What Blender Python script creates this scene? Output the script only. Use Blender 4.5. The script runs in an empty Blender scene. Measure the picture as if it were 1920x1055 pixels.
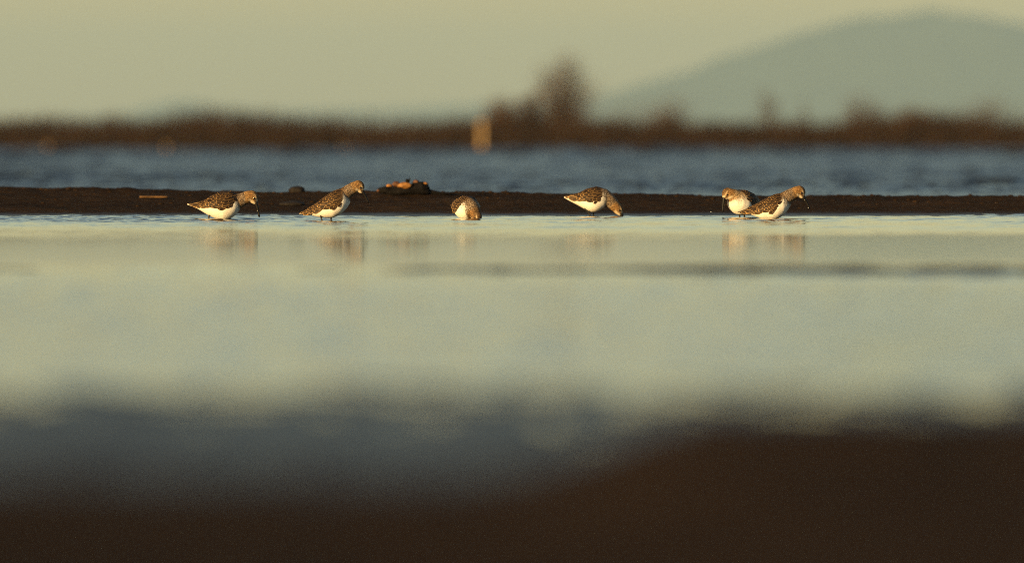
import bpy, bmesh, math, random
import numpy as np
from mathutils import Vector, Matrix, noise as mnoise
from mathutils.bvhtree import BVHTree

# ------------------------------------------------------------------ camera, sky, sun, exposure
S = bpy.context.scene
C = S.collection
W_IMG, D0, H, VH = 1920.0, 30.0, 0.184, 275.0      # photo width, focus distance, camera height, horizon row
PX = 2.6 / W_IMG                                   # metres per photo pixel at D0

cam_d = bpy.data.cameras.new('camera')
cam = bpy.data.objects.new('camera', cam_d); C.objects.link(cam); S.camera = cam
cam_d.sensor_width = 36.0
cam_d.lens = 36.0 * D0 / 2.6
cam_d.clip_start = 0.1; cam_d.clip_end = 90000
cam.location = (0, 0, H)
cam.rotation_euler = (math.pi/2 - math.atan((527.5-VH)*PX/D0), 0, 0)
cam_d.dof.use_dof = True
cam_d.dof.focus_distance = 29.85
cam_d.dof.aperture_fstop = 7.3
cam_d.dof.aperture_blades = 0

SUN_EL, SUN_AZ = math.radians(8.0), math.radians(43.0)   # azimuth: turned to the left from straight behind the camera
to_sun = Vector((-math.sin(SUN_AZ)*math.cos(SUN_EL), -math.cos(SUN_AZ)*math.cos(SUN_EL), math.sin(SUN_EL)))
world = bpy.data.worlds.new('World'); S.world = world; world.use_nodes = True
wn = world.node_tree; wn.nodes.clear()
sky = wn.nodes.new('ShaderNodeTexSky'); sky.sky_type = 'NISHITA'; sky.sun_disc = False
sky.sun_elevation = SUN_EL
sky.sun_rotation = math.atan2(to_sun.x, to_sun.y)
sky.air_density = 1.0; sky.dust_density = 0.22; sky.ozone_density = 1.0
tint = wn.nodes.new('ShaderNodeMix'); tint.data_type = 'RGBA'; tint.blend_type = 'MULTIPLY'
tint.inputs[0].default_value = 1.0
tint.inputs[7].default_value = (1.0, 0.96, 0.94, 1)
bg = wn.nodes.new('ShaderNodeBackground'); bg.inputs[1].default_value = 0.076
wo = wn.nodes.new('ShaderNodeOutputWorld')
wn.links.new(sky.outputs[0], tint.inputs[6]); wn.links.new(tint.outputs[2], bg.inputs[0]); wn.links.new(bg.outputs[0], wo.inputs[0])

sun_d = bpy.data.lights.new('sun', 'SUN'); sun_d.energy = 5.0; sun_d.angle = math.radians(0.5)
sun_d.color = (1.0, 0.665, 0.27)
sun = bpy.data.objects.new('sun', sun_d); C.objects.link(sun)
sun.rotation_euler = to_sun.to_track_quat('Z', 'Y').to_euler()
sun.location = (-20, -30, 20)

S.view_settings.view_transform = 'Standard'; S.view_settings.look = 'None'
S.view_settings.exposure = 0.8; S.view_settings.gamma = 1.0
S.render.engine = 'CYCLES'
S.cycles.use_denoising = False      # fine grain, like the photograph's
S.cycles.filter_width = 0.9
S.cycles.max_bounces = 8; S.cycles.volume_bounces = 1
S.cycles.sample_clamp_indirect = 6.0
HAZE_DENSITY = 7.0e-5
HAZE_COLOR = (0.47, 0.685, 0.84, 1)

# ------------------------------------------------------------------ helpers
rng = np.random.default_rng(7); random.seed(7)

def gx(u, Y): return (u - 960.0) * PX * Y / D0
def gz(v, Y): return H - (v - VH) * PX * Y / D0
def ydist(v): return D0 * (H / PX) / (v - VH)        # distance of a point on the water seen at row v

def lattice(seed):
    return np.random.default_rng(seed).random((256, 256))
_L = [lattice(100+i) for i in range(8)]
def vnoise(x, y, k=0):
    x = np.asarray(x, float); y = np.asarray(y, float)
    xi = np.floor(x).astype(int); yi = np.floor(y).astype(int)
    fx = x - xi; fy = y - yi
    fx = fx*fx*fx*(fx*(fx*6-15)+10); fy = fy*fy*fy*(fy*(fy*6-15)+10)
    L = _L[k % 8]
    a = L[xi & 255, yi & 255]; b = L[(xi+1) & 255, yi & 255]
    c = L[xi & 255, (yi+1) & 255]; d = L[(xi+1) & 255, (yi+1) & 255]
    return (a*(1-fx)+b*fx)*(1-fy) + (c*(1-fx)+d*fx)*fy - 0.5
def fbm(x, y, octv=4, k=0, gain=0.5):
    s = 0; a = 1.0; f = 1.0
    for i in range(octv):
        s = s + a*vnoise(x*f+13.7*i, y*f+7.1*i, k+i); a *= gain; f *= 2.03
    return s
def sstep(a, b, x):
    t = np.clip((np.asarray(x, float)-a)/(b-a), 0, 1); return t*t*(3-2*t)

def link(name, me, mat=None, parent=None, smooth=True):
    o = bpy.data.objects.new(name, me); C.objects.link(o)
    if mat is not None and not me.materials: me.materials.append(mat)
    if smooth and len(me.polygons):
        me.polygons.foreach_set('use_smooth', np.ones(len(me.polygons), bool))
    if parent is not None: o.parent = parent
    return o
def mesh(name, V, F):
    me = bpy.data.meshes.new(name); me.from_pydata([tuple(map(float, v)) for v in V], [], F); me.update(); return me
def grid_mesh(name, xs, ys, zf):
    X, Y = np.meshgrid(xs, ys); Z = zf(X, Y)
    V = np.stack([X, Y, Z], -1).reshape(-1, 3)
    nx, ny = len(xs), len(ys)
    i = np.arange((ny-1)*(nx-1)); r = i//(nx-1); c = i % (nx-1)
    a = r*nx+c
    F = np.stack([a, a+1, a+nx+1, a+nx], -1)
    me = bpy.data.meshes.new(name)
    me.vertices.add(len(V)); me.vertices.foreach_set('co', V.ravel())
    me.loops.add(F.size); me.loops.foreach_set('vertex_index', F.ravel().astype(np.int32))
    me.polygons.add(len(F)); me.polygons.foreach_set('loop_start', (np.arange(len(F))*4).astype(np.int32))
    me.update(calc_edges=True); me.validate()
    return me
def graded(lo, dlo, dhi, hi, step, growth=1.25):
    a = list(np.arange(dlo, dhi+1e-9, step)); s = step; x = a[-1]
    while x < hi:
        s *= growth; x = min(x+s, hi); a.append(x)
    s = step; x = a[0]
    while x > lo:
        s *= growth; x = max(x-s, lo); a.insert(0, x)
    return np.array(a)
def tag(o, label, cat, group=None):
    o['label'] = label; o['category'] = cat
    if group: o['group'] = group
    return o
def struct(o): o['kind'] = 'structure'; return o
def empty(name, loc, rz=0):
    o = bpy.data.objects.new(name, None); C.objects.link(o); o.location = loc; o.rotation_euler = (0, 0, rz)
    o.empty_display_size = 0.05
    return o

class NT:
    def __init__(s, name):
        s.m = bpy.data.materials.new(name); s.m.use_nodes = True; s.t = s.m.node_tree; s.t.nodes.clear()
        s.out = s.t.nodes.new('ShaderNodeOutputMaterial')
        s.p = s.t.nodes.new('ShaderNodeBsdfPrincipled'); s.L(s.p.outputs[0], s.out.inputs[0])
    def N(s, typ, **kw):
        n = s.t.nodes.new(typ)
        for k, v in kw.items(): setattr(n, k, v)
        return n
    def L(s, a, b): s.t.links.new(a, b)
    def pos(s): return s.N('ShaderNodeNewGeometry').outputs['Position']
    def obj(s): return s.N('ShaderNodeTexCoord').outputs['Object']
    def scale(s, vec, sc):
        n = s.N('ShaderNodeVectorMath', operation='MULTIPLY'); s.L(vec, n.inputs[0]); n.inputs[1].default_value = sc; return n.outputs[0]
    def noise(s, vec, scale, detail=4, rough=0.55):
        n = s.N('ShaderNodeTexNoise'); n.inputs['Scale'].default_value = scale; n.inputs['Detail'].default_value = detail
        n.inputs['Roughness'].default_value = rough; s.L(vec, n.inputs['Vector']); return n.outputs[0]
    def ramp(s, fac, stops):
        n = s.N('ShaderNodeValToRGB'); e = n.color_ramp.elements
        while len(e) < len(stops): e.new(0.5)
        for i, (p, c) in enumerate(stops):
            e[i].position = p; e[i].color = (c[0], c[1], c[2], 1) if hasattr(c, '__len__') else (c, c, c, 1)
        s.L(fac, n.inputs[0]); return n.outputs[0]
    def maprange(s, v, a, b, c=0.0, d=1.0, smooth=True):
        n = s.N('ShaderNodeMapRange'); n.interpolation_type = 'SMOOTHSTEP' if smooth else 'LINEAR'
        s.L(v, n.inputs[0])
        for k, x in zip((1, 2, 3, 4), (a, b, c, d)): n.inputs[k].default_value = x
        return n.outputs[0]
    def math(s, op, a, b):
        n = s.N('ShaderNodeMath', operation=op)
        for k, x in ((0, a), (1, b)):
            if isinstance(x, (int, float)): n.inputs[k].default_value = x
            else: s.L(x, n.inputs[k])
        return n.outputs[0]
    def mix(s, fac, a, b, blend='MIX'):
        n = s.N('ShaderNodeMix', data_type='RGBA', blend_type=blend)
        for k, x in ((0, fac), (6, a), (7, b)):
            if isinstance(x, (int, float)): n.inputs[k].default_value = x
            elif isinstance(x, tuple): n.inputs[k].default_value = (x[0], x[1], x[2], 1)
            else: s.L(x, n.inputs[k])
        return n.outputs[2]
    def bump(s, h, strength, dist):
        n = s.N('ShaderNodeBump'); n.inputs['Distance'].default_value = dist
        if isinstance(strength, (int, float)): n.inputs['Strength'].default_value = strength
        else: s.L(strength, n.inputs['Strength'])
        s.L(h, n.inputs['Height']); s.L(n.outputs[0], s.p.inputs['Normal'])
    def set(s, **kw):
        for k, v in kw.items():
            i = s.p.inputs[k.replace('_', ' ')]
            if isinstance(v, tuple): i.default_value = (v[0], v[1], v[2], 1)
            elif isinstance(v, (int, float)): i.default_value = v
            else: s.L(v, i)
        return s.m
def plain(name, col, rough=0.8, spec=0.3, nscale=300, var=0.35, bump=0.0):
    n = NT(name); f = n.noise(n.obj(), nscale, 3)
    c = n.ramp(f, [(0.3, tuple(x*(1-var) for x in col)), (0.7, tuple(x*(1+var) for x in col))])
    if bump: n.bump(f, 0.6, bump)
    return n.set(Base_Color=c, Roughness=rough, Specular_IOR_Level=spec)

# ------------------------------------------------------------------ materials
def mud_material():
    n = NT('mud'); P = n.pos()
    big = n.noise(P, 2.2, 4); fine = n.noise(P, 60, 5, 0.65); mid = n.noise(P, 14, 4)
    col = n.ramp(n.math('ADD', n.math('MULTIPLY', big, 0.45), n.math('MULTIPLY', mid, 0.55)),
                 [(0.36, (0.025, 0.0138, 0.007)), (0.52, (0.049, 0.0265, 0.012)), (0.68, (0.080, 0.043, 0.019))])
    col = n.mix(n.math('MULTIPLY', fine, 0.7), col, (0.022, 0.015, 0.010))
    z = n.N('ShaderNodeSeparateXYZ'); n.L(P, z.inputs[0])
    zz = n.math('ADD', z.outputs[2], n.math('MULTIPLY', n.math('SUBTRACT', mid, 0.5), 0.010))
    dry = n.maprange(zz, 0.002, 0.013)
    col = n.mix(dry, n.mix(0.55, col, (0.022, 0.014, 0.008)), col)
    rough = n.math('ADD', n.math('MULTIPLY', dry, 0.50), 0.40)
    spec = n.math('SUBTRACT', 0.06, n.math('MULTIPLY', dry, 0.045))
    n.bump(n.math('ADD', fine, n.math('MULTIPLY', mid, 1.5)), n.math('ADD', 0.04, n.math('MULTIPLY', dry, 0.76)), 0.006)
    return n.set(Base_Color=col, Roughness=rough, Specular_IOR_Level=spec)
MUD = mud_material()

def water_material():
    n = NT('water'); P = n.pos()
    sep = n.N('ShaderNodeSeparateXYZ'); n.L(P, sep.inputs[0]); Y = sep.outputs[1]
    far = n.maprange(Y, 32.0, 36.0)                 # open, wind-ruffled water beyond the spit
    nz = n.N('ShaderNodeTexNoise'); nz.inputs['Scale'].default_value = 18.0; nz.inputs['Detail'].default_value = 3.0; n.L(P, nz.inputs['Vector'])
    off = n.N('ShaderNodeVectorMath', operation='SUBTRACT'); n.L(nz.outputs['Color'], off.inputs[0]); off.inputs[1].default_value = (0.5, 0.5, 0.5)
    sl = n.N('ShaderNodeVectorMath', operation='SCALE'); n.L(n.scale(off.outputs[0], (1.0, 1.0, 0.0)), sl.inputs[0]); n.L(n.math('ADD', n.math('MULTIPLY', far, 2.0), n.math('MULTIPLY', n.maprange(Y, 19.5, 13.5, 0.0, 0.70), n.maprange(Y, 8.6, 9.8))), sl.inputs['Scale'])
    ad = n.N('ShaderNodeVectorMath', operation='ADD'); n.L(sl.outputs[0], ad.inputs[0]); n.L(n.N('ShaderNodeNewGeometry').outputs['Normal'], ad.inputs[1])
    nm = n.N('ShaderNodeVectorMath', operation='NORMALIZE'); n.L(ad.outputs[0], nm.inputs[0]); n.L(nm.outputs[0], n.p.inputs['Normal'])
    rough = n.math('ADD', n.math('MULTIPLY', far, 0.19), 0.045)
    return n.set(Base_Color=(0.018, 0.020, 0.016), Roughness=rough, IOR=1.333, Specular_IOR_Level=0.5)
WATER = water_material()

# ------------------------------------------------------------------ ground, spit, foreground mud, water
def bed_z(X, Y):
    shallow = -0.034 + 0*X
    deep = sstep(33.2, 45, Y)*-0.5
    shore = sstep(392, 412, Y)*0.68
    return shallow + deep + shore + sstep(420, 900, Y)*0.25 + 0.004*fbm(X*0.8, Y*0.8, 2)*(Y < 60)
ys = np.concatenate([np.linspace(-3000, -40, 20), np.arange(-38, 60, 0.5), np.linspace(62, 388, 60), np.arange(390, 416, 1.0),
                     np.geomspace(420, 26500, 40)])
ground = link('ground', grid_mesh('ground', graded(-16000, -6, 6, 16000, 0.5, 1.22), ys, bed_z), MUD)
struct(ground)

# mud spit behind the birds: front waterline and crest follow the photograph
def crest_v(u): return np.interp(u, [-600, 0, 200, 400, 700, 900, 1200, 1500, 1700, 1920, 2500], [349, 352, 355, 358.5, 361, 363, 365, 369, 371, 367.5, 364])
def spit_z(X, Y):
    u = 960 + X / (PX*33.3/D0)
    uu = np.clip(u, -600, 2500)
    zc = H - (crest_v(uu)-VH)*PX*33.3/D0
    wob = fbm(X*0.7, Y*0.3, 3, 2)
    front = 31.62 + 0.35*wob - 0.0*X
    back = 33.3 + 0.12*fbm(X*1.1, X*0+3, 3, 4)
    t = (Y-front)/(back-front)
    prof = np.where(t < 0, -0.05+0.054*sstep(-1.2, 0, t), np.where(t < 1, 0.004+(zc-0.004)*np.clip(t, 0, 1)**0.85, 0))
    tb = (Y-back)/1.6
    prof = np.where(t >= 1, zc - (zc+0.12)*sstep(0, 1, tb), prof)
    amp = sstep(-0.3, 0.25, t)
    lum = np.maximum(fbm(X*9, Y*7, 3, 1), 0)
    return prof + amp*(0.006*fbm(X*3, Y*3, 3, 5) + 0.008*lum*sstep(0.3, 0.9, t) + 0.0028*fbm(X*38, Y*30, 3, 6)) + (1-amp)*0.002*fbm(X*5, Y*5, 2, 3)
spit = link('mud_spit', grid_mesh('mud_spit', graded(-60, -1.7, 1.7, 60, 0.007, 1.12),
            np.concatenate([np.arange(29.8, 31.2, 0.05), np.arange(31.2, 33.6, 0.008), np.arange(33.62, 35.2, 0.05)]), spit_z), MUD)
struct(spit)

# thin low mud bar, added to darken the wind-ruffled band of calm water
def bar_z(X, Y):
    yc = 17.45 - 0.30*X + 0.25*vnoise(X*1.6, X*0+2, 1)
    wid = 0.75 + 0.45*sstep(-0.2, 0.9, X)
    hgt = -0.0020 + 0.0100*sstep(-0.8, 0.7, X) + 0.0022*fbm(X*2.5, X*0+1, 2, 3)
    g = np.exp(-((Y-yc)/wid)**2)
    return -0.05 + (0.05+hgt)*g + 0.0062*fbm(X*14, Y*4, 2, 6)*g
bar = link('darkening_bar', grid_mesh('darkening_bar', graded(-9, -1.1, 1.1, 9, 0.02, 1.15), np.arange(15.2, 19.4, 0.03), bar_z), MUD)
struct(bar)

# foreground mud in front of the lens
def fore_z(X, Y):
    side = sstep(-0.03, 0.16, X)
    edge = 6.35 + 1.55*side + 0.15*fbm(X*2, Y*0.5, 2, 2)          # firm mud begins nearer than this
    t = edge - Y
    firm = 0.026*sstep(0.0, 2.6, t) + 0.006*sstep(-0.25, 0.3, t)
    film = -0.034 + 0.0335*sstep(10.9, 9.0, Y + 0.3*fbm(X*1.5, Y, 2, 5)) + 0.0040*sstep(9.6, 6.6, Y)            # flat barely awash beyond it
    z = film + firm
    return z + (0.0050*vnoise(X*38, Y*9, 4) + 0.0010*fbm(X*2.5, Y*1.2, 2, 6))*sstep(10.2, 8.6, Y) + 0.004*fbm(X*22, Y*18, 3, 1)*sstep(-0.4, 0.4, t) - 0.03*sstep(9, 30, np.abs(X))
fore = link('foreground_mud', grid_mesh('foreground_mud', graded(-40, -0.7, 0.7, 40, 0.012, 1.15),
            np.concatenate([np.linspace(-30, 2.9, 60), np.arange(3.0, 10.6, 0.02)]), fore_z), MUD)
struct(fore)

# water sheet: real ripples round the birds, calm in the lee nearer the camera
def water_z(X, Y):
    amp = (np.clip((Y-20.5)/9.3, 0, 1)**3.2)*(1-sstep(31.9, 33, Y))
    amp = amp * (0.55+0.9*sstep(-0.25, 0.3, fbm(X*1.2, Y*0.5, 2, 3)))
    # a cat's-paw of wind ruffles a narrow band of the calm water as well
    yc = 17.45 - 0.32*X + 0.25*vnoise(X*1.6, X*0+2, 1)
    band = np.exp(-((Y-yc)/(0.40+0.35*sstep(-0.2, 0.9, X)))**2)*(0.10+0.28*sstep(-0.2, 0.1, vnoise(X*2.6, X*0+9, 5))*sstep(0.0, -0.4, X)+0.9*sstep(-0.15, 0.75, X))
    amp = np.maximum(amp*0.52, band*0.6*(np.abs(X) < 6))
    r = np.random.default_rng(3); z = 0*X
    for i in range(26):
        lam = 0.048*(2.4**r.random()); th = r.normal(0, 0.75); k = 2*math.pi/lam
        kx, ky = k*math.sin(th), k*math.cos(th)
        z = z + lam*0.0088*np.sin(kx*X+ky*Y+r.random()*6.28+2.0*fbm(X*2, Y*2, 1, i))
    z = z*amp
    for bu, bv in ((415, 413.3), (470, 413.0), (618, 414.5), (640, 414.2), (880, 410.0), (1105, 405.8), (1165, 406.2), (1393, 408.4), (1445, 410.4)):
        yb = ydist(bv); q = np.hypot(X-gx(bu, yb), Y-yb)         # rings spreading from each wading bird
        z = z + 0.0011*np.exp(-q/0.16)*np.cos(q*2*math.pi/0.055)*(q < 1.0)
    return z
wy = np.concatenate([np.linspace(-2900, -10, 12), np.arange(-8, 15.6, 0.4), np.arange(15.8, 19.3, 0.018), np.arange(19.4, 22.4, 0.1), np.arange(22.5, 32.6, 0.015), np.arange(32.7, 34.1, 0.1)])
water = link('water', grid_mesh('water', graded(-6000, -1.6, 1.6, 6000, 0.015, 1.2), wy, water_z), WATER)
struct(water)
Y1 = float(wy[-1])
def open_z(X, Y):                                  # short wind chop on the open water beyond the spit
    r = np.random.default_rng(11); z = 0*X
    coarse = sstep(70, 150, Y)
    for i in range(26):
        fine = i < 15
        lam = (0.28*(2.4**r.random())) if fine else (0.75*(2.2**r.random())); th = r.normal(0.1, 0.6); k = 2*math.pi/lam
        w = lam*(0.0140 if fine else 0.0004+0.015*coarse)*((1-coarse) if fine else 1.0)
        z = z + w*np.sin(k*math.sin(th)*X+k*math.cos(th)*Y+r.random()*6.28+2.5*vnoise(X*0.4, Y*0.4, i))
    gust = 0.65+0.7*sstep(-0.25, 0.25, fbm(X*0.12, Y*0.03, 2, 4))
    return z*gust*sstep(42, 50, Y)*(1-sstep(385, 400, Y)) * (np.abs(X) < 40)
oy = np.concatenate([[Y1], np.arange(Y1+0.5, 42, 0.5), np.arange(42, 120, 0.075), np.arange(120, 402, 0.25)])
ox = graded(-6000, -24, 24, 6000, 1.0, 1.3)
ox = np.concatenate([ox[ox < -24], np.arange(-24, -7, 0.3), np.arange(-7, 7, 0.1), np.arange(7, 24.1, 0.3), ox[ox > 24.2]])
open_water = link('open_water', grid_mesh('open_water', ox, oy, open_z), WATER)
struct(open_water)

# ------------------------------------------------------------------ hills and haze
FOREST = plain('far_forest', (0.045, 0.060, 0.035), 0.95, 0.1, 0.01)
def hill(name, Y0, pts, depth, seed):
    k = PX*Y0/D0
    us = np.array([p[0] for p in pts]); hs = np.array([(VH-p[1])*k for p in pts])
    def zf(X, Y):
        u = 960 + X/k
        hgt = np.interp(u, us, hs)
        t = np.clip(np.abs(Y-Y0)/depth, 0, 1)
        rough = 1 + 0.05*fbm(X/60, Y/60, 4, seed) + 0.22*t*fbm(X/140, Y/200, 3, seed+1)
        return hgt*(0.5+0.5*np.cos(math.pi*t))*rough - 3*t
    us_f = np.linspace(us[0], us[-1], 320)
    return struct(link(name, grid_mesh(name, (us_f-960)*k, np.linspace(Y0-depth, Y0+depth, 61), zf), FOREST))
hill('hill', 20500, [(560, 276), (700, 250), (900, 218), (1100, 188), (1180, 166), (1290, 132), (1400, 95), (1480, 70), (1560, 48), (1650, 31), (1750, 25), (1850, 33),
                     (1920, 52), (2050, 100), (2250, 170), (2600, 235), (3000, 276)], 1200, 1)
hill('far_ridge', 23500, [(-900, 268), (-300, 240), (0, 226), (230, 214), (300, 196), (350, 188), (400, 200), (520, 208), (700, 205), (900, 196), (1100, 190),
                          (1400, 205), (2000, 215), (2600, 240), (3400, 270)], 1200, 3)

hz = bpy.data.meshes.new('haze'); b = bmesh.new(); bmesh.ops.create_cube(b, size=1)
for v in b.verts:
    v.co = Vector((v.co.x*40000, -3400 if v.co.y < 0 else 27500, -2.0 if v.co.z < 0 else 262.0))
b.to_mesh(hz); b.free()
hm = bpy.data.materials.new('haze_air'); hm.use_nodes = True; ht = hm.node_tree; ht.nodes.clear()
pv = ht.nodes.new('ShaderNodeVolumePrincipled'); ho = ht.nodes.new('ShaderNodeOutputMaterial')
pv.inputs['Color'].default_value = HAZE_COLOR; pv.inputs['Density'].default_value = HAZE_DENSITY; pv.inputs['Anisotropy'].default_value = 0.0
ht.links.new(pv.outputs[0], ho.inputs['Volume'])
haze = link('haze', hz, hm, smooth=False); haze['kind'] = 'stuff'
tag(haze, 'pale evening haze veiling the far hills', 'haze')

# ------------------------------------------------------------------ far shore: reeds, shrubs, stake
REED = plain('dry_reed', (0.032, 0.0150, 0.005), 0.85, 0.15, 1.2, 0.5)
TWIG = plain('shrub_twig', (0.055, 0.034, 0.020), 0.85, 0.15, 3, 0.4)
LEAF = plain('shrub_leaf', (0.078, 0.040, 0.019), 0.8, 0.15, 2, 0.5)
def ground_at(x, y): return float(bed_z(np.array([x]), np.array([y]))[0])

def reeds():
    n = 80000
    x = rng.uniform(-48, 48, n); y = 401 + 13*rng.random(n)**1.3
    h = (0.97 + 0.42*fbm(x*0.22, y*0.2, 3, 2) + 0.35*fbm(x*1.3, y*0.9, 2, 5))*rng.uniform(0.7, 1.15, n)
    h *= np.interp(y, [401, 404, 414], [0.65, 1.0, 1.15]); h = np.clip(h, 0.12, None)
    z0 = bed_z(x, y)
    a = rng.uniform(0, math.pi, n); w = rng.uniform(0.012, 0.03, n); lx = rng.normal(0, 0.12, n)*h; ly = rng.normal(0, 0.12, n)*h
    V = np.zeros((n, 5, 3)); cx, cy = np.cos(a)*w, np.sin(a)*w
    V[:, 0] = np.stack([x-cx, y-cy, z0-0.03], -1); V[:, 1] = np.stack([x+cx, y+cy, z0-0.03], -1)
    V[:, 2] = np.stack([x+cx*0.8+lx*0.4, y+cy*0.8+ly*0.4, z0+h*0.6], -1); V[:, 3] = np.stack([x-cx*0.8+lx*0.4, y-cy*0.8+ly*0.4, z0+h*0.6], -1)
    V[:, 4] = np.stack([x+lx, y+ly, z0+h], -1)
    base = np.arange(n)*5
    F = [(int(q), int(q)+1, int(q)+2, int(q)+3) for q in base] + [(int(q)+3, int(q)+2, int(q)+4) for q in base]
    o = link('reed_bed', mesh('reed_bed', V.reshape(-1, 3), F), REED, smooth=False); o['kind'] = 'stuff'
    tag(o, 'dark brown belt of dry reeds along the far shore', 'reeds')
reeds()

def tube(V, F, pts, rad, seg=8, cap=True):
    pts = [Vector(p) for p in pts]; b0 = len(V); n = len(pts)
    up = Vector((0, 0, 1)); prev = None
    for i, p in enumerate(pts):
        t = (pts[min(i+1, n-1)]-pts[max(i-1, 0)]).normalized()
        if prev is None:
            s = t.cross(up if abs(t.z) < 0.9 else Vector((1, 0, 0))).normalized()
        else: s = (prev - t*prev.dot(t)).normalized()
        prev = s; q = t.cross(s)
        for k in range(seg):
            a = 2*math.pi*k/seg; V.append(p + (s*math.cos(a)+q*math.sin(a))*rad[i])
    for i in range(n-1):
        for k in range(seg):
            F.append((b0+i*seg+k, b0+i*seg+(k+1) % seg, b0+(i+1)*seg+(k+1) % seg, b0+(i+1)*seg+k))
    if cap:
        F.append(tuple(b0+k for k in range(seg))[::-1]); F.append(tuple(b0+(n-1)*seg+k for k in range(seg)))

def shrub(name, u, vtop, wpx, label, cat, dens=1.0, Y=409.0, tilt=0.0, stems=5):
    k = PX*Y/D0; x = gx(u, Y); zg = ground_at(x, Y); hgt = gz(vtop, Y) - zg; hw = wpx*k/2
    r = random.Random(int(u)); root = empty(name, (x, Y, zg))
    V, F, tips = [], [], []
    for s in range(stems):
        ang = r.uniform(0, 6.28); sp = r.uniform(0.25, 1.0)*hw; th = hgt*r.uniform(0.8, 1.0)*(1.06-0.36*sp/hw)
        pts = [Vector((0.04*math.cos(ang), 0.04*math.sin(ang), -0.08))]
        for i in range(1, 7):
            f = i/6; pts.append(Vector((math.cos(ang)*sp*f**0.8+r.uniform(-.05, .05)+tilt*f, math.sin(ang)*sp*f+r.uniform(-.05, .05), th*f)))
        tube(V, F, pts, [0.045*(1-i/7.5)*hgt/3+0.006 for i in range(7)], 6)
        for i in range(2, 7):
            for _ in range(3):
                a2 = r.uniform(0, 6.28); l2 = hw*r.uniform(0.3, 0.7)*(1.15-i/8)
                e = pts[i]+Vector((math.cos(a2)*l2, math.sin(a2)*l2, l2*r.uniform(0.3, 1.0)))
                if e.z > hgt: e.z = hgt
                tube(V, F, [pts[i], pts[i].lerp(e, .5)+Vector((0, 0, .03)), e], [0.012, 0.008, 0.004], 5); tips += [e, pts[i].lerp(e, .55), pts[i]]
    link('trunk', mesh('trunk', V, F), TWIG, root)
    V, F = [], []
    for e in tips:
        for _ in range(int(34*dens)):
            c = e+Vector((r.gauss(0, 1), r.gauss(0, 1), r.gauss(0, 1)))*0.16*hw*1.4
            if c.z < 0.03: continue
            d = Vector((r.gauss(0, 1), r.gauss(0, 1), r.gauss(0.5, 1))).normalized(); q = d.orthogonal().normalized()
            q = Matrix.Rotation(r.uniform(0, 6.28), 3, d) @ q; L, w = r.uniform(.04, .09), r.uniform(.012, .028)
            b0 = len(V); V += [c, c+d*L*.5+q*w, c+d*L, c+d*L*.5-q*w]; F.append((b0, b0+1, b0+2, b0+3))
    link('crown', mesh('crown', V, F), LEAF, root, smooth=False)
    return tag(root, label, cat, None)

shrub('shrub', 1058, 112, 118, 'tallest dense dark shrub rising well above the far reeds', 'shrub', 0.32, stems=13)
shrub('shrub', 1005, 148, 40, 'thin bare shrub leaning against the tallest dark shrub', 'shrub', 0.5, tilt=-0.1, stems=3)
shrub('shrub', 960, 198, 110, 'low wide bush between the pale post and the tallest shrub', 'shrub', 0.6, stems=8)
shrub('shrub', 1215, 206, 170, 'low bushy mound of twigs beyond the tallest shrub, over open reeds', 'shrub', 0.28, stems=9)
shrub('shrub', 1438, 160, 46, 'slender upright sapling standing alone in the far reeds', 'sapling', 0.10, stems=4)
shrub('shrub', 1512, 182, 30, 'short thin sapling between the slender sapling and the orange-brown bush', 'sapling', 0.08, stems=2)
shrub('shrub', 1610, 180, 80, 'orange-brown pointed bush at the foot of the hill', 'shrub', 0.22, stems=6)
shrub('shrub', 1720, 210, 90, 'flat low bush below the summit of the hill', 'shrub', 0.4, stems=7)
shrub('shrub', 1850, 190, 120, 'broad ragged bush under the falling side of the hill', 'shrub', 0.22, stems=7)

PALE = plain('pale_wood', (0.50, 0.33, 0.16), 0.7, 0.3, 12, 0.25)
def stake():
    Y = 400.5; x = gx(904, Y); zg = ground_at(x, Y); V, F = [], []
    root = empty('wooden_stake', (x, Y, zg)); top = gz(227, Y)-zg
    tube(V, F, [(0, 0, -0.3), (0.005, 0, 0.2), (-0.01, 0, 0.5), (0.0, 0, top)], [0.078, 0.076, 0.07, 0.066], 10)
    link('post', mesh('post', V, F), PALE, root)
    V, F = [], []
    tube(V, F, [(-0.13, -0.1, top-0.14), (0, -0.105, top-0.12), (0.14, -0.1, top-0.135)], [0.03, 0.035, 0.028], 8)
    link('cross_piece', mesh('cross_piece', V, F), PALE, root)
    tag(root, 'pale weathered post standing at the far waterline before the reeds', 'post')
stake()
def stump(u, v, wpx, hpx, label, Y=400.0):
    k = PX*Y/D0; x = gx(u, Y); zg = -0.03; V, F = [], []
    V = []; n = 12; rings = 6; r = random.Random(int(u))
    w, h = wpx*k/2, gz(v, Y)-zg
    for i in range(rings):
        f = i/(rings-1); rr = w*(1-0.55*f*f)
        for q in range(n):
            a = 6.283*q/n; j = 1+0.2*mnoise.noise(Vector((math.cos(a)*2, math.sin(a)*2, f*2+u)))
            V.append((math.cos(a)*rr*j, math.sin(a)*rr*j, h*f+0.02*math.sin(a*2+u)))
    for i in range(rings-1):
        for q in range(n): F.append((i*n+q, i*n+(q+1) % n, (i+1)*n+(q+1) % n, (i+1)*n+q))
    F.append(tuple(range((rings-1)*n, rings*n)))
    o = link('driftwood_stump', mesh('driftwood_stump', V, F), PALE); o.location = (x, Y, zg)
    tag(o, label, 'driftwood')
stump(90, 271, 7, 10, 'small bright driftwood stump at the far waterline, far from the pale post')
stump(312, 272, 6, 8, 'low dull driftwood stump on the far shore under the small distant ridge hump')
stump(645, 274, 6, 8, 'small driftwood stump on the far shore, next along from the pale post')

# ------------------------------------------------------------------ things on the spit
def spit_at(x, y): return float(spit_z(np.array([x]), np.array([y]))[0])

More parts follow.
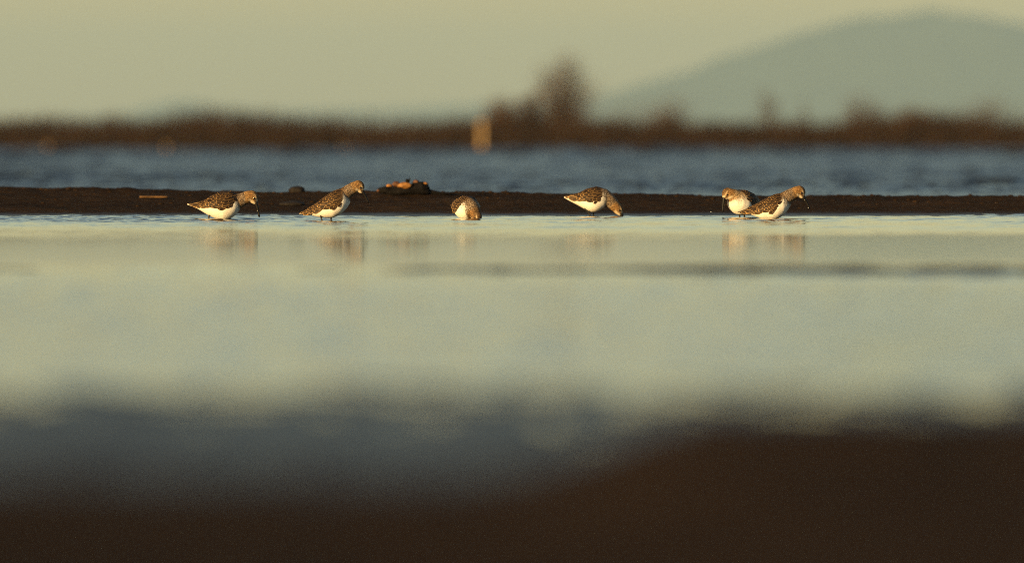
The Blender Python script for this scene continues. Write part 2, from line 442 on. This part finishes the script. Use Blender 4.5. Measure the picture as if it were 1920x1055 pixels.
def clods():
    V, F = [], []; r = random.Random(4)
    ico = bmesh.new(); bmesh.ops.create_icosphere(ico, subdivisions=1, radius=1); iv = [v.co.copy() for v in ico.verts]; fi = [[v.index for v in f.verts] for f in ico.faces]; ico.free()
    for i in range(430):
        x = r.uniform(-1.9, 1.9); y = r.gauss(33.22, 0.10) if r.random() < .55 else r.uniform(31.9, 33.4)
        s = 0.0018*math.exp(abs(r.gauss(0, 0.7))); s = min(s, 0.0055)
        z = spit_at(x, y); b0 = len(V)
        for c in iv:
            j = 1+0.7*mnoise.noise(c*1.7+Vector((i, 0, 0)))
            V.append((x+c.x*s*1.5*j, y+c.y*s*1.3*j, z+c.z*s*j*0.7))
        F += [tuple(b0+q for q in f) for f in fi]
    o = link('mud_crumbs', mesh('mud_crumbs', V, F), MUD); o['kind'] = 'stuff'; tag(o, 'small crumbs of mud scattered over the spit', 'mud crumbs')
clods()

DARKSTONE = plain('dark_stone', (0.018, 0.014, 0.012), 0.8, 0.2, 60, 0.4, 0.002)
def stone(u, v, wpx, hpx, Y, label):
    k = PX*Y/D0; x = gx(u, Y); z = spit_at(x, Y)
    me = bpy.data.meshes.new('stone'); b = bmesh.new(); bmesh.ops.create_icosphere(b, subdivisions=4, radius=1)
    for q in b.verts:
        c = q.co.copy(); j = 1+0.16*mnoise.noise(c*1.3+Vector((u, 0, 0)))+0.06*mnoise.noise(c*4)
        q.co = Vector((c.x*j*wpx*k/2, c.y*j*wpx*k/2*0.8, c.z*j*hpx*k*0.62+hpx*k*0.3))
    b.to_mesh(me); b.free()
    o = link('stone', me, DARKSTONE); o.location = (x, Y, z); tag(o, label, 'stone')
stone(557, 358, 31, 14, 33.25, 'rounded dark stone on the crest of the spit behind the upright bird')
stone(548, 397, 46, 10, 32.1, 'flat dark lump by the water beside the tail of the upright bird')  # flat lump filling the dark patch beside the tail

STRAW = plain('straw', (0.14, 0.075, 0.030), 0.7, 0.2, 200, 0.3)
def straw(u0, u1, Y, lift, label):
    x0, x1 = gx(u0, Y), gx(u1, Y); V, F = [], []
    pts = []
    for i in range(9):
        f = i/8; x = x0+(x1-x0)*f; pts.append(Vector((x-x0, 0.01*math.sin(f*3), 0)))
    zs = [spit_at(x0+p.x, Y+p.y) for p in pts]; zt = max(zs)
    for p in pts: p.z = 0.0022
    tube(V, F, pts, [0.0028, .003, .003, .003, .0028, .0027, .0026, .0024, .002], 8)
    o = link('reed_stem', mesh('reed_stem', V, F), STRAW); o.location = (x0, Y, zt+lift); tag(o, label, 'reed stem')
straw(262, 314, 32.55, 0.0, 'pale dry reed stem lying on the dark mud spit')

BLACKWEED = plain('black_wood', (0.006, 0.005, 0.005), 0.8, 0.12, 80, 0.4, 0.003)
AMBER = plain('amber_bark', (0.30, 0.135, 0.035), 0.6, 0.3, 90, 0.45, 0.002)
RUST = plain('rusty_bark', (0.12, 0.052, 0.025), 0.7, 0.3, 90, 0.45, 0.002)
def debris():
    Y = 32.9; k = PX*Y/D0; u0, v0 = 760, 366
    x = gx(u0, Y); z = spit_at(x, Y); root = empty('driftwood', (x, Y, z))
    zb = gz(v0, Y)
    def P(u, v, d=0.0): return Vector(((u-u0)*k, d, (v0-v)*k + max(0, zb-z)))
    def blob(name, mat, c, ax, seed, sub=3, rough=.3):
        me = bpy.data.meshes.new(name); b = bmesh.new(); bmesh.ops.create_icosphere(b, subdivisions=sub, radius=1)
        for q in b.verts:
            p = q.co.copy(); j = 1+rough*mnoise.noise(p*1.6+Vector((seed, 0, 0)))+rough*.5*mnoise.noise(p*4+Vector((seed, 3, 0)))
            q.co = Vector((p.x*ax[0]*k*j, p.y*ax[1]*k*j, p.z*ax[2]*k*j))+c
        b.to_mesh(me); b.free(); return link(name, me, mat, root)
    blob('log', BLACKWEED, P(760, 358), (46, 16, 10), 1)
    blob('log', BLACKWEED, P(786, 352), (18, 13, 13), 2)
    blob('log', BLACKWEED, P(727, 356), (21, 12, 7), 3)
    blob('bark', AMBER, P(759, 347.5, -0.018), (13, 6, 5.5), 4)
    blob('bark', RUST, P(743, 345, -0.006), (7, 7, 5), 5)
    blob('bark', AMBER, P(730, 348, -0.01), (6, 4, 3), 6)
    blob('bark', AMBER, P(797, 344, -0.008), (5, 4, 2.2), 7)
    blob('bark', RUST, P(709.5, 357.5, -0.008), (3, 4, 2.5), 8)
    blob('log', BLACKWEED, P(764, 339), (4, 4, 3.5), 9)
    blob('bark', RUST, P(780, 341, -0.004), (5, 5, 4), 10)
    V, F = [], []
    tube(V, F, [P(757, 352, 0.01), P(767, 340, 0.0), P(769, 333.5, -0.004)], [3*k, 2*k, 0.8*k], 7)
    tube(V, F, [P(790, 347), P(782, 340), P(776, 338.5)], [2.6*k, 2*k, 1*k], 7)
    link('twig', mesh('twig', V, F), BLACKWEED, root)
    V, F = [], []
    tube(V, F, [P(792, 360), P(808, 360), P(828, 363), P(850, 365.5)], [5*k, 4.5*k, 3*k, 1*k], 8)
    link('branch', mesh('branch', V, F), BLACKWEED, root)
    tag(root, 'black clump of driftwood with amber lit bark lying on the mud spit', 'driftwood')
debris()

# ------------------------------------------------------------------ birds
def body_material():
    n = NT('plumage'); a = n.N('ShaderNodeAttribute', attribute_name='plumage'); o = n.obj()
    f = n.noise(n.scale(o, (1, 1, 1)), 300, 3, 0.6); g = n.noise(n.scale(o, (0.6, 1, 1)), 1100, 2)
    st = n.N('ShaderNodeAttribute', attribute_name='streak')
    m = n.math('ADD', n.math('MULTIPLY', f, 0.6), n.math('MULTIPLY', g, 0.4))
    dark = n.ramp(m, [(0.41, 0.18), (0.50, 0.85), (0.59, 1.7)])
    col = n.mix(st.outputs['Fac'], a.outputs['Color'], n.mix(1.0, a.outputs['Color'], dark, 'MULTIPLY'))
    n.bump(m, 0.5, 0.0015)
    return n.set(Base_Color=col, Roughness=0.75, Specular_IOR_Level=0.2)
BODY = body_material()
def feather_material():
    n = NT('feather'); uv = n.N('ShaderNodeUVMap', uv_map='UVMap'); sp = n.N('ShaderNodeSeparateXYZ'); n.L(uv.outputs[0], sp.inputs[0])
    e = n.math('ABSOLUTE', n.math('MULTIPLY', n.math('SUBTRACT', sp.outputs[0], 0.5), 2.0), 0.0)
    tip = n.math('MULTIPLY', sp.outputs[1], 0.93)
    edge = n.maprange(n.math('MAXIMUM', n.math('MULTIPLY', e, 0.96), tip), 0.76, 0.90)
    t = n.N('ShaderNodeAttribute', attribute_name='tone')
    shaft = n.maprange(e, 0.0, 0.3, 0.6, 1.0)
    centre = n.mix(t.outputs['Fac'], (0.019, 0.0105, 0.005), (0.066, 0.036, 0.015))
    centre = n.mix(1.0, centre, n.ramp(shaft, [(0, 0), (1, 1)]), 'MULTIPLY')
    fringe = n.mix(t.outputs['Fac'], (0.15, 0.082, 0.030), (0.52, 0.31, 0.115))
    return n.set(Base_Color=n.mix(edge, centre, fringe), Roughness=0.65, Specular_IOR_Level=0.25)
FEATHER = feather_material()
HORN = plain('bill_horn', (0.008, 0.0065, 0.006), 0.5, 0.2, 300, 0.3)
LEGM = plain('leg_skin', (0.016, 0.013, 0.011), 0.5, 0.4, 300, 0.3)
_e = NT('eye'); EYE = _e.set(Base_Color=(0.006, 0.004, 0.003), Roughness=0.06, Specular_IOR_Level=0.6)

BED = 0.034
def interp_poly(pts, x):
    p = sorted(pts); return np.interp(x, [a[0] for a in p], [a[1] for a in p])

class Bird:
    """all lengths in photo pixels of the bird's own side plane: x forward, y left, z above the water"""
    def __init__(s, u0, Y, yaw, label, top, bot, neck, head, hd, R, bill, wing, legs, wmul=0.42, bib=None, headcol=(0.265, 0.148, 0.054)):
        s.k = PX*Y/D0; s.top, s.bot, s.neck, s.wing = top, bot, neck, wing
        s.hc = Vector((head[0], head[2] if len(head) > 2 else 0, head[1])); s.R = R
        d = Vector((hd[0], hd[2] if len(hd) > 2 else 0, hd[1])).normalized(); s.hd = d
        s.hr = d.cross(Vector((0, 0, 1))).normalized()          # bird's right of the head
        s.hu = s.hr.cross(d).normalized()
        s.wmul = wmul; s.bib = bib; s.headcol = headcol
        x = gx(u0, Y); s.root = empty('sandpiper', (x, Y, -BED), yaw); s.off = BED/s.k
        tag(s.root, label, 'bird', 'sandpipers wading beside the spit')
        s.make_body(); s.paint(); s.feathers(); s.make_bill(bill); s.make_eyes(); s.make_legs(legs)
    def M(s, v): return Vector((v[0]*s.k, v[1]*s.k, (v[2]+s.off)*s.k))
    def halfw(s, x):
        h = interp_poly(s.top, x)-interp_poly(s.bot, x); return s.wmul*h+1.8*min(1, max(0, h)/4)
    def make_body(s):
        V, F = [], []; seg = 28
        x0, x1 = min(p[0] for p in s.top), max(p[0] for p in s.top)
        ts = np.linspace(0, 1, 46); xs = x0+(x1-x0)*(0.5-0.5*np.cos(math.pi*(0.08+0.92*ts)))
        # smooth the traced contours a little
        T = np.array([interp_poly(s.top, x) for x in xs]); B = np.array([interp_poly(s.bot, x) for x in xs])
        for _ in range(2):
            T[1:-1] = .25*T[:-2]+.5*T[1:-1]+.25*T[2:]; B[1:-1] = .25*B[:-2]+.5*B[1:-1]+.25*B[2:]
        Wd = np.array([s.halfw(x) for x in xs])
        for i, x in enumerate(xs):
            c, h = (T[i]+B[i])/2, max((T[i]-B[i])/2, 0.9)
            for q in range(seg):
                a = 2*math.pi*q/seg; V.append(s.M((x, math.cos(a)*max(Wd[i], 1.4), c+math.sin(a)*h)))
        n = len(xs)
        for i in range(n-1):
            for q in range(seg): F.append((i*seg+q, i*seg+(q+1) % seg, (i+1)*seg+(q+1) % seg, (i+1)*seg+q))
        F.append(tuple(range(seg))[::-1]); F.append(tuple(range((n-1)*seg, n*seg)))
        # neck as a chain of balls along a smooth path, then the skull and the tapering face
        def ball(c, r, mat3=None):
            b = bmesh.new(); bmesh.ops.create_icosphere(b, subdivisions=3, radius=1); b0 = len(V)
            for v in b.verts:
                p = v.co*r if mat3 is None else mat3 @ v.co
                V.append(s.M(Vector(c)+p))
            for f in b.faces: F.append(tuple(b0+v.index for v in f.verts))
            b.free()
        path = [(Vector((p[0], p[3] if len(p) > 3 else 0, p[1])), p[2]) for p in s.neck] + [(s.hc-s.hd*0.15*s.R, s.R*0.9)]
        s.path = path
        for (a, ra), (b_, rb) in zip(path[:-1], path[1:]):
            for q in range(7):
                f = q/7; ball(a.lerp(b_, f), ra*(1-f)+rb*f)
        m3 = Matrix((s.hd*s.R*1.08, s.hr*s.R*0.84, s.hu*s.R*0.97)).transposed()
        ball(s.hc, 1, m3)
        for f, r in ((0.55, 0.66), (0.78, 0.50), (0.98, 0.36), (1.13, 0.26)):
            ball(s.hc+s.hd*s.R*f-s.hu*s.R*0.13*f, r*s.R)
        me = mesh('tmp', V, F); o = bpy.data.objects.new('tmp', me); C.objects.link(o)
        r = o.modifiers.new('r', 'REMESH'); r.mode = 'VOXEL'; r.voxel_size = 0.0013
        sm = o.modifiers.new('s', 'SMOOTH'); sm.factor = 0.5; sm.iterations = 7
        dg = bpy.context.evaluated_depsgraph_get(); me2 = bpy.data.meshes.new_from_object(o.evaluated_get(dg))
        bpy.data.objects.remove(o); bpy.data.meshes.remove(me); me2.name = 'body'; me2.materials.clear()
        s.body = link('body', me2, BODY, s.root); s.me = me2
        s.bvh = BVHTree.FromPolygons([v.co.copy() for v in me2.vertices], [tuple(p.vertices) for p in me2.polygons])
    def paint(s):
        me = s.me; n = len(me.vertices); co = np.zeros(n*3); me.vertices.foreach_get('co', co); co = co.reshape(-1, 3)/s.k
        x, y, z = co[:, 0], co[:, 1], co[:, 2]-s.off
        col = np.tile(np.array([0.86, 0.81, 0.72]), (n, 1)); streak = np.full(n, 0.12)
        jit = 1.6*np.array([mnoise.noise(Vector((a*.45, b*.45, c*.45))) for a, b, c in zip(x, y, z)])
        def lay(w, c, st=None):
            nonlocal col, streak
            w = np.clip(w, 0, 1); col = col*(1-w[:, None])+np.array(c)*w[:, None]
            if st is not None: streak = streak*(1-w)+st*w
        # neck and upper breast, nearest point of the neck path
        dmin = np.full(n, 9.0)
        P = np.stack([x, y, z], -1)
        for (a, ra), (b, rb) in zip(s.path[:-1], s.path[1:]):
            a_, b_ = np.array(a), np.array(b); ab = b_-a_; t = np.clip(((P-a_)@ab)/max(ab@ab, 1e-6), 0, 1)
            d = np.linalg.norm(P-(a_+t[:, None]*ab), axis=1)/(ra*(1-t)+rb*t); dmin = np.minimum(dmin, d)
        # folded-wing side and back
        we = np.interp(x, [p[0] for p in sorted(s.wing)], [p[1] for p in sorted(s.wing)])
        sh = max(p[0] for p in s.wing)
        lay(sstep(-0.6, 1.2, z-we+jit*0.7)*(1-sstep(sh-2, sh+4, x)), (0.060, 0.036, 0.018), 0.6)
        lay(sstep(1.55, 0.98, dmin+jit*0.16)*0.95, (0.120, 0.068, 0.029), 1.0)
        if s.bib: lay(sstep(s.bib-9, s.bib+7, z+jit*2.5)*sstep(4, 14, x)*0.8, (0.33, 0.22, 0.115), 0.8)
        # head features in the head's own frame
        q = (P-np.array(s.hc))/s.R; e1 = q@np.array(s.hd); e2 = q@np.array(s.hu); e3 = q@np.array(s.hr)
        hw = sstep(1.75, 1.35, np.linalg.norm(q, axis=1))
        def blob(cx, cy, rx, ry, soft=.5, rot=0.0):
            a, b_ = e1-cx, e2-cy; ca, sa = math.cos(rot), math.sin(rot); A, B_ = (a*ca+b_*sa)/rx, (-a*sa+b_*ca)/ry
            return sstep(1+soft, 1-soft, np.sqrt(A*A+B_*B_))*hw
        lay(hw*0.9, s.headcol, 0.8)
        lay(blob(-0.45, -0.05, .5, .34, .5), (0.22, 0.115, 0.042), 0.7)
        lay(blob(0.0, 0.88, 1.25, .36, .4)*0.9, (0.115, 0.066, 0.030), 0.8)
        lay(blob(0.42, 0.42, .52, .10, .7, -0.22)*0.85, (0.56, 0.42, 0.26), 0.1)
        lay(blob(0.92, 0.30, .20, .20, .6)*0.8, (0.60, 0.48, 0.32), 0.1)
        lay(blob(0.72, 0.02, .36, .12, .5)*0.85, (0.09, 0.050, 0.026), 0.3)
        lay(blob(0.70, -0.52, .62, .24, .6, 0.25)*0.95, (0.64, 0.52, 0.36), 0.2)
        lay(blob(0.98, -0.36, .2, .18, .5)*0.9, (0.72, 0.64, 0.50), 0.1)
        A = me.attributes.new('plumage', 'FLOAT_COLOR', 'POINT'); A.data.foreach_set('color', np.concatenate([col, np.ones((n, 1))], 1).ravel().astype(np.float32))
        B = me.attributes.new('streak', 'FLOAT', 'POINT'); B.data.foreach_set('value', streak.astype(np.float32))
    def cast(s, p, d):
        h = s.bvh.ray_cast(s.M(p), Vector(d)); return (h[0], h[1]) if h[0] is not None else (None, None)
    def feathers(s):
        xs0 = min(p[0] for p in s.wing); sh = max(p[0] for p in s.wing); Lw = sh-xs0
        def slope(poly, x): return (interp_poly(poly, x+2)-interp_poly(poly, x-2))/4.0
        for side in (-1, 1):
            V, F, UV, TN = [], [], [], []; r = random.Random(5+side)
            def feather(pos, nrm, dirv, L, w, lift, tone, fr_=1.0):
                nrm = nrm.normalized(); dirv = (dirv-nrm*dirv.dot(nrm)).normalized(); sd = nrm.cross(dirv); b0 = len(V); rows = 6
                for i in range(rows):
                    f = i/(rows-1); ww = w*(0.62+0.38*math.sin(min(1, f*1.5)*math.pi/2))*math.sqrt(max(0.04, 1-max(0, (f-0.45)/0.55)**2.2))
                    for j in (-1, 0, 1):
                        V.append(pos+dirv*(L*f)+sd*(ww*j)+nrm*(lift*(0.25+0.75*f)-abs(j)*0.10*w+0.0003)); UV.append((0.5+0.5*j*fr_, f*fr_)); TN.append(tone)
                for i in range(rows-1):
                    for j in (0, 1): F.append((b0+i*3+j, b0+i*3+j+1, b0+i*3+j+4, b0+i*3+j+3))
            x = xs0+Lw*0.16; row = 0
            while x < sh-1.0:
                fr = (x-xs0)/Lw; zt = interp_poly(s.top, x)-1.2; zb = interp_poly(s.wing, x)+0.4
                Lf = 30-19*fr**0.7; wf = (2.7+1.5*math.sin(math.pi*min(1, fr*1.15)))*min(1, 0.35+fr*1.6); dz = 3.7+1.0*math.sin(math.pi*min(1, fr*1.1))
                z = zb+(row % 2)*dz*0.5+r.uniform(-.3, .3)
                iz = row
                while z < zt:
                    xx = x+(iz % 2)*(4.5-1.7*fr)+r.uniform(-1.1, 1.1); iz += 1; h, nr = s.cast((xx, side*60, z), (0, -side, 0))
                    if h is not None and nr.y*side > 0.02:
                        g = (z-zb)/max(zt-zb, 1); sl = slope(s.wing, xx)*(1-g)+slope(s.top, xx)*g
                        sl = max(-0.75, min(0.75, sl)); dv = Vector((-1, 0, -sl+r.uniform(-.08, .08)))
                        feather(h, nr, dv, min(Lf*r.uniform(.85, 1.15), (xx-xs0)*0.72)*s.k, wf*s.k*r.uniform(.75, 1.35), 0.0010, min(1, max(0, 0.62-0.62*fr+0.30*(1-g)+r.uniform(-.25, .25))))
                    z += dz
                x += 9.0-3.4*fr; row += 1
            # long flight feathers folded back to the tail tip
            tip = Vector((xs0-1, side*1.2, interp_poly(s.wing, xs0)+1.0))
            for i in range(7):
                f = i/6; xx = xs0+Lw*(0.46-0.16*f); zz = interp_poly(s.wing, xx)+0.8+2.0*i*0.5
                h, nr = s.cast((xx, side*60, zz), (0, -side, 0))
                if h is None: continue
                e = s.M(tip+Vector((3.5*(6-i)*0.8, side*(2-1.5*f), 0.30*i-0.4))); dv = e-h
                feather(h, nr, dv, dv.length*1.02, 1.15*s.k, 0.0002, r.uniform(.0, .5), 0.86 if i % 2 else 0.78)
            me = mesh('wing', V, F); uvl = me.uv_layers.new(name='UVMap')
            vi = np.zeros(len(me.loops), np.int32); me.loops.foreach_get('vertex_index', vi); uvl.data.foreach_set('uv', np.array(UV, np.float32)[vi].ravel())
            T = me.attributes.new('tone', 'FLOAT', 'POINT'); T.data.foreach_set('value', np.array(TN, np.float32))
            link('wing', me, FEATHER, s.root)
        # mantle between the wings
        V, F, UV, TN = [], [], [], []; r = random.Random(9)
        def feather(pos, nrm, L, w, tone):
            dirv = Vector((-1, r.uniform(-.1, .1), 0)); dirv = (dirv-nrm*dirv.dot(nrm)).normalized(); sd = nrm.cross(dirv); b0 = len(V)
            for i in range(5):
                f = i/4; ww = w*math.sqrt(max(0.05, 1-max(0, (f-.4)/.6)**2.2))
                for j in (-1, 0, 1): V.append(pos+dirv*L*f+sd*ww*j+nrm*(0.0011*f+0.0003)); UV.append((.5+.5*j, f)); TN.append(tone)
            for i in range(4):
                for j in (0, 1): F.append((b0+i*3+j, b0+i*3+j+1, b0+i*3+j+4, b0+i*3+j+3))
        x = xs0+Lw*0.3
        while x < sh-2:
            wd = s.halfw(x)*0.75; y = -wd
            while y <= wd:
                h, nr = s.cast((x+r.uniform(-1, 1), y, 120), (0, 0, -1))
                if h is not None: feather(h, nr, r.uniform(6, 9)*s.k, 2.3*s.k, min(1, max(0, .25+r.uniform(-.25, .35))))
                y += 3.2
            x += 3.6
        me = mesh('mantle_feathers', V, F); uvl = me.uv_layers.new(name='UVMap')
        vi = np.zeros(len(me.loops), np.int32); me.loops.foreach_get('vertex_index', vi); uvl.data.foreach_set('uv', np.array(UV, np.float32)[vi].ravel())
        T = me.attributes.new('tone', 'FLOAT', 'POINT'); T.data.foreach_set('value', np.array(TN, np.float32))
        o = link('mantle_feathers', me, FEATHER, s.root); o['kind'] = 'stuff'
    def make_bill(s, bill):
        a = Vector((bill[0][0], bill[0][2] if len(bill[0]) > 2 else 0, bill[0][1])); b = Vector((bill[1][0], bill[1][2] if len(bill[1]) > 2 else 0, bill[1][1]))
        V, F = [], []; n = 12; L = (b-a).length
        a = a-(b-a).normalized()*3.0
        pts, rad = [], []
        for i in range(n):
            f = i/(n-1); p = a.lerp(b, f)+s.hu*(math.sin(math.pi*f)*L*0.035)
            pts.append(s.M(p)); rad.append(s.k*(2.4*(1-f)**1.3+1.6+(0.25 if f > .9 else 0)) if f < .999 else s.k*0.5)
        tube(V, F, pts, rad, 10); s.billtip = s.M(b); link('bill', mesh('bill', V, F), HORN, s.root)
    def make_eyes(s):
        for side in (-1, 1):
            p = s.hc+s.hd*s.R*0.40+s.hu*s.R*0.12
            h = s.bvh.ray_cast(s.M(p+s.hr*side*40), -s.hr*side)
            if h[0] is None: continue
            me = bpy.data.meshes.new('eye'); b = bmesh.new(); bmesh.ops.create_uvsphere(b, u_segments=16, v_segments=10, radius=1.75*s.k); b.to_mesh(me); b.free()
            o = link('eye', me, EYE, s.root); o.location = h[0]-s.hr*side*0.35*s.k
    def make_legs(s, legs):
        for pts in legs:
            V, F = [], []; P3 = [Vector((p[0], p[2], p[1])) for p in pts]
            foot = P3[-1].copy(); foot.z = -s.off+0.9; P3[-1] = foot
            n = len(P3); rad = [1.9]+[1.35]*(n-2)+[1.15]
            full, rr = [], []
            for i in range(n-1):
                for q in range(4): full.append(s.M(P3[i].lerp(P3[i+1], q/4))); rr.append((rad[i]+(rad[i+1]-rad[i])*q/4)*s.k*(1.25 if q == 0 and i > 0 else 1))
            full.append(s.M(P3[-1])); rr.append(rad[-1]*s.k)
            tube(V, F, full, rr, 8)
            for a in (-0.55, 0, 0.55, math.pi):
                l = 14 if a != math.pi else 4
                tube(V, F, [s.M(foot), s.M(foot+Vector((math.cos(a)*l*.5, math.sin(a)*l*.5, 0.2))), s.M(foot+Vector((math.cos(a)*l, math.sin(a)*l, -0.2)))], [1.0*s.k, .9*s.k, .5*s.k], 6)
            link('leg', mesh('leg', V, F), LEGM, s.root)

def traced(reg, f, wl):
    """zoomed tracing -> side-plane pixels about (u0, waterline)"""
    def c(p, extra=None):
        u = reg[0]+p[0]/f; v = reg[1]+p[1]/f; return (u, v)
    return c
def bird_traced(label, ox, oy, f, u0, vw, top, bot, neck, head, hd, R, bill, wing, legs, **kw):
    X = lambda zx: ox+zx/f-u0
    Z = lambda zy: vw-(oy+zy/f)
    pt = lambda L: [(X(a), Z(b)) for a, b in L]
    return Bird(u0, ydist(vw), 0.0, label, pt(top), pt(bot), [(X(a), Z(b), r/f) for a, b, r in neck], (X(head[0]), Z(head[1])), hd, R/f,
                [(X(a), Z(b)) for a, b in bill], pt(wing), [[(X(a), Z(b), yy) for a, b, yy in L] for L in legs], **kw)

bird_traced('sandpiper leaning level with belly on the water and bill tip lowered, beside the reed stem', 340, 340, 10.55, 415, 413.3,
    [(95, 436), (280, 422), (400, 398), (480, 368), (600, 290), (720, 240), (830, 215), (950, 212), (1060, 225), (1130, 290), (1175, 400), (1195, 500)],
    [(95, 450), (140, 474), (250, 505), (380, 575), (450, 622), (560, 685), (700, 745), (840, 785), (920, 760), (1000, 722), (1080, 660), (1140, 590), (1195, 505)],
    [(1040, 390, 150), (1150, 385, 140), (1230, 345, 128), (1320, 305, 120)], (1405, 305), (0.56, -0.83), 122,
    [(1478, 440), (1542, 715)], [(95, 448), (300, 462), (540, 494), (700, 510), (830, 532), (930, 502), (1000, 462), (1060, 420), (1090, 380)],
    [[(600, 600, -6), (545, 690, -6), (548, 780, -6), (560, 1000, -6)], [(830, 700, 6), (800, 760, 6), (815, 800, 6), (830, 1000, 6)]])

bird_traced('sandpiper standing upright on two visible legs with neck stretched and bill clear of the water', 540, 325, 10.55, 618, 414.5,
    [(195, 792), (300, 742), (400, 690), (560, 596), (730, 460), (900, 360), (1000, 315), (1100, 300), (1170, 380), (1215, 480), (1232, 560)],
    [(195, 812), (320, 800), (430, 820), (600, 868), (760, 882), (900, 880), (1050, 805), (1150, 705), (1210, 620), (1232, 566)],
    [(1000, 480, 150), (1110, 420, 140), (1220, 335, 125), (1310, 280, 116)], (1400, 255), (0.56, -0.83), 115,
    [(1482, 380), (1592, 588)], [(200, 806), (280, 784), (400, 778), (550, 748), (700, 694), (850, 680), (950, 662), (1050, 592), (1090, 520)],
    [[(760, 800, -9), (690, 775, -9), (635, 795, -9), (660, 880, -9), (690, 1000, -9), (700, 1100, -9)], [(870, 840, 6), (850, 890, 6), (852, 960, 6), (850, 1100, 6)]])

bird_traced('sandpiper with its face pushed down to the water and tail pointing up, head nearly submerged', 1040, 335, 11.725, 1105, 405.8,
    [(188, 388), (350, 356), (550, 312), (650, 258), (800, 202), (950, 186), (1080, 205), (1180, 275), (1240, 370), (1262, 450)],
    [(188, 408), (350, 502), (560, 612), (700, 692), (790, 735), (900, 738), (1000, 698), (1100, 632), (1190, 555), (1262, 460)],
    [(1080, 380, 165), (1190, 460, 150), (1270, 540, 135), (1330, 600, 122)], (1390, 660), (0.50, -0.87), 122,
    [(1470, 805), (1500, 1030)], [(188, 398), (400, 428), (550, 466), (720, 480), (850, 496), (930, 490), (1000, 430), (1050, 390)],
    [[(780, 690, -7), (690, 640, -7), (650, 660, -7), (760, 760, -7), (800, 860, -7), (820, 1100, -7)], [(860, 700, 4), (850, 760, 4), (855, 860, 4), (855, 1100, 4)]])

bird_traced('sandpiper wading belly-deep in front of another, wet bill held out clear of the water', 1330, 335, 9.6, 1445, 410.4,
    [(512, 600), (600, 566), (750, 506), (900, 428), (1000, 370), (1130, 302), (1250, 265), (1340, 262), (1410, 310), (1455, 390), (1472, 450)],
    [(512, 618), (600, 622), (700, 630), (760, 652), (880, 698), (960, 735), (1150, 748), (1240, 718), (1330, 662), (1400, 585), (1450, 505), (1472, 456)],
    [(1300, 400, 135), (1400, 335, 125), (1490, 280, 112), (1560, 245, 106)], (1628, 232), (0.56, -0.83), 104,
    [(1700, 345), (1806, 545)], [(512, 612), (600, 616), (850, 612), (1000, 592), (1130, 572), (1190, 545), (1235, 470), (1270, 410), (1310, 370)],
    [[(1000, 690, -6), (990, 740, -6), (1000, 1000, -6)], [(1080, 690, 6), (1070, 740, 6), (1080, 1000, 6)]])

# two birds turned towards the camera: modelled in their own side plane
Bird(874, ydist(410.0), math.radians(-64), 'round hunched sandpiper with its whole head under water, facing out from the spit',
    [(-56, 27), (-44, 31), (-28, 36.5), (-12, 40), (4, 41.5), (14, 40), (23, 34), (29, 26), (31, 19)],
    [(-56, 24.5), (-44, 21), (-28, 11), (-12, 1), (0, -3), (10, -2.5), (20, 2), (27, 9), (31, 18)],
    [(12, 26, 14.5, 0), (20, 22, 13.5, 2), (27, 14, 12.5, 4)], (31, 5, 6), (0.25, -0.95, 0.15), 11.5,
    [(33.5, -6, 6.5), (36, -22, 7)], [(-56, 23.5), (-35, 18), (-18, 14), (-4, 13), (6, 16), (13, 23), (18, 30)],
    [[(-2, 4, -7), (-3, -2, -7), (-2, -20, -7)], [(2, 4, 7), (1, -2, 7), (2, -20, 7)]], wmul=0.50, headcol=(0.15, 0.084, 0.036))
Bird(1393, ydist(408.4), math.radians(180+58), 'pale-breasted sandpiper facing out from behind another, bill pointing straight down',
    [(-62, 28), (-48, 34), (-30, 43), (-12, 49.5), (4, 52), (16, 51), (26, 46), (33, 38), (36, 30)],
    [(-62, 25), (-48, 23), (-30, 15), (-12, 8), (4, 5), (16, 6.5), (26, 13), (33, 22), (36, 29)],
    [(12, 38, 13.5, 0), (22, 41, 12.5, -4), (29, 44, 11.0, -9)], (34, 46, -14), (0.50, -0.82, -0.30), 10.4,
    [(39.5, 34.5, -17.2), (42, 11, -18.5)], [(-62, 26), (-40, 27), (-22, 24), (-6, 22), (8, 26), (15, 33), (20, 40)],
    [[(2, 8, -7), (0, 3, -7), (1, -20, -7)], [(8, 8, 7), (6, 3, 7), (7, -20, 7)]], wmul=0.50, bib=34)

# drops of water about the bills
DROP = NT('drop').set(Base_Color=(0.9, 0.9, 0.9), Roughness=0.02, Transmission_Weight=0.6, IOR=1.333)
def drop(u, v, Y, rpx, label):
    me = bpy.data.meshes.new('water_drop'); b = bmesh.new(); bmesh.ops.create_uvsphere(b, u_segments=14, v_segments=10, radius=rpx*PX)
    for q in b.verts:
        if q.co.z > 0: q.co.z *= 1.35
    b.to_mesh(me); b.free(); o = link('water_drop', me, DROP); o.location = (gx(u, Y), Y, gz(v, Y))
    tag(o, label, 'water drop')
drop(1515.5, 390, ydist(410.4)-0.006, 0.8, 'water drop hanging at the tip of the wet bill held out')
drop(1508.5, 375.5, ydist(410.4)-0.006, 0.6, 'water drop clinging halfway along the wet bill held out')
drop(482.5, 395, ydist(413.3)-0.006, 0.6, 'water drop on the lowered bill beside the reed stem')
drop(1333, 397.5, ydist(408.4), 0.9, 'tiny water drop flung up beside the straight-down bill')
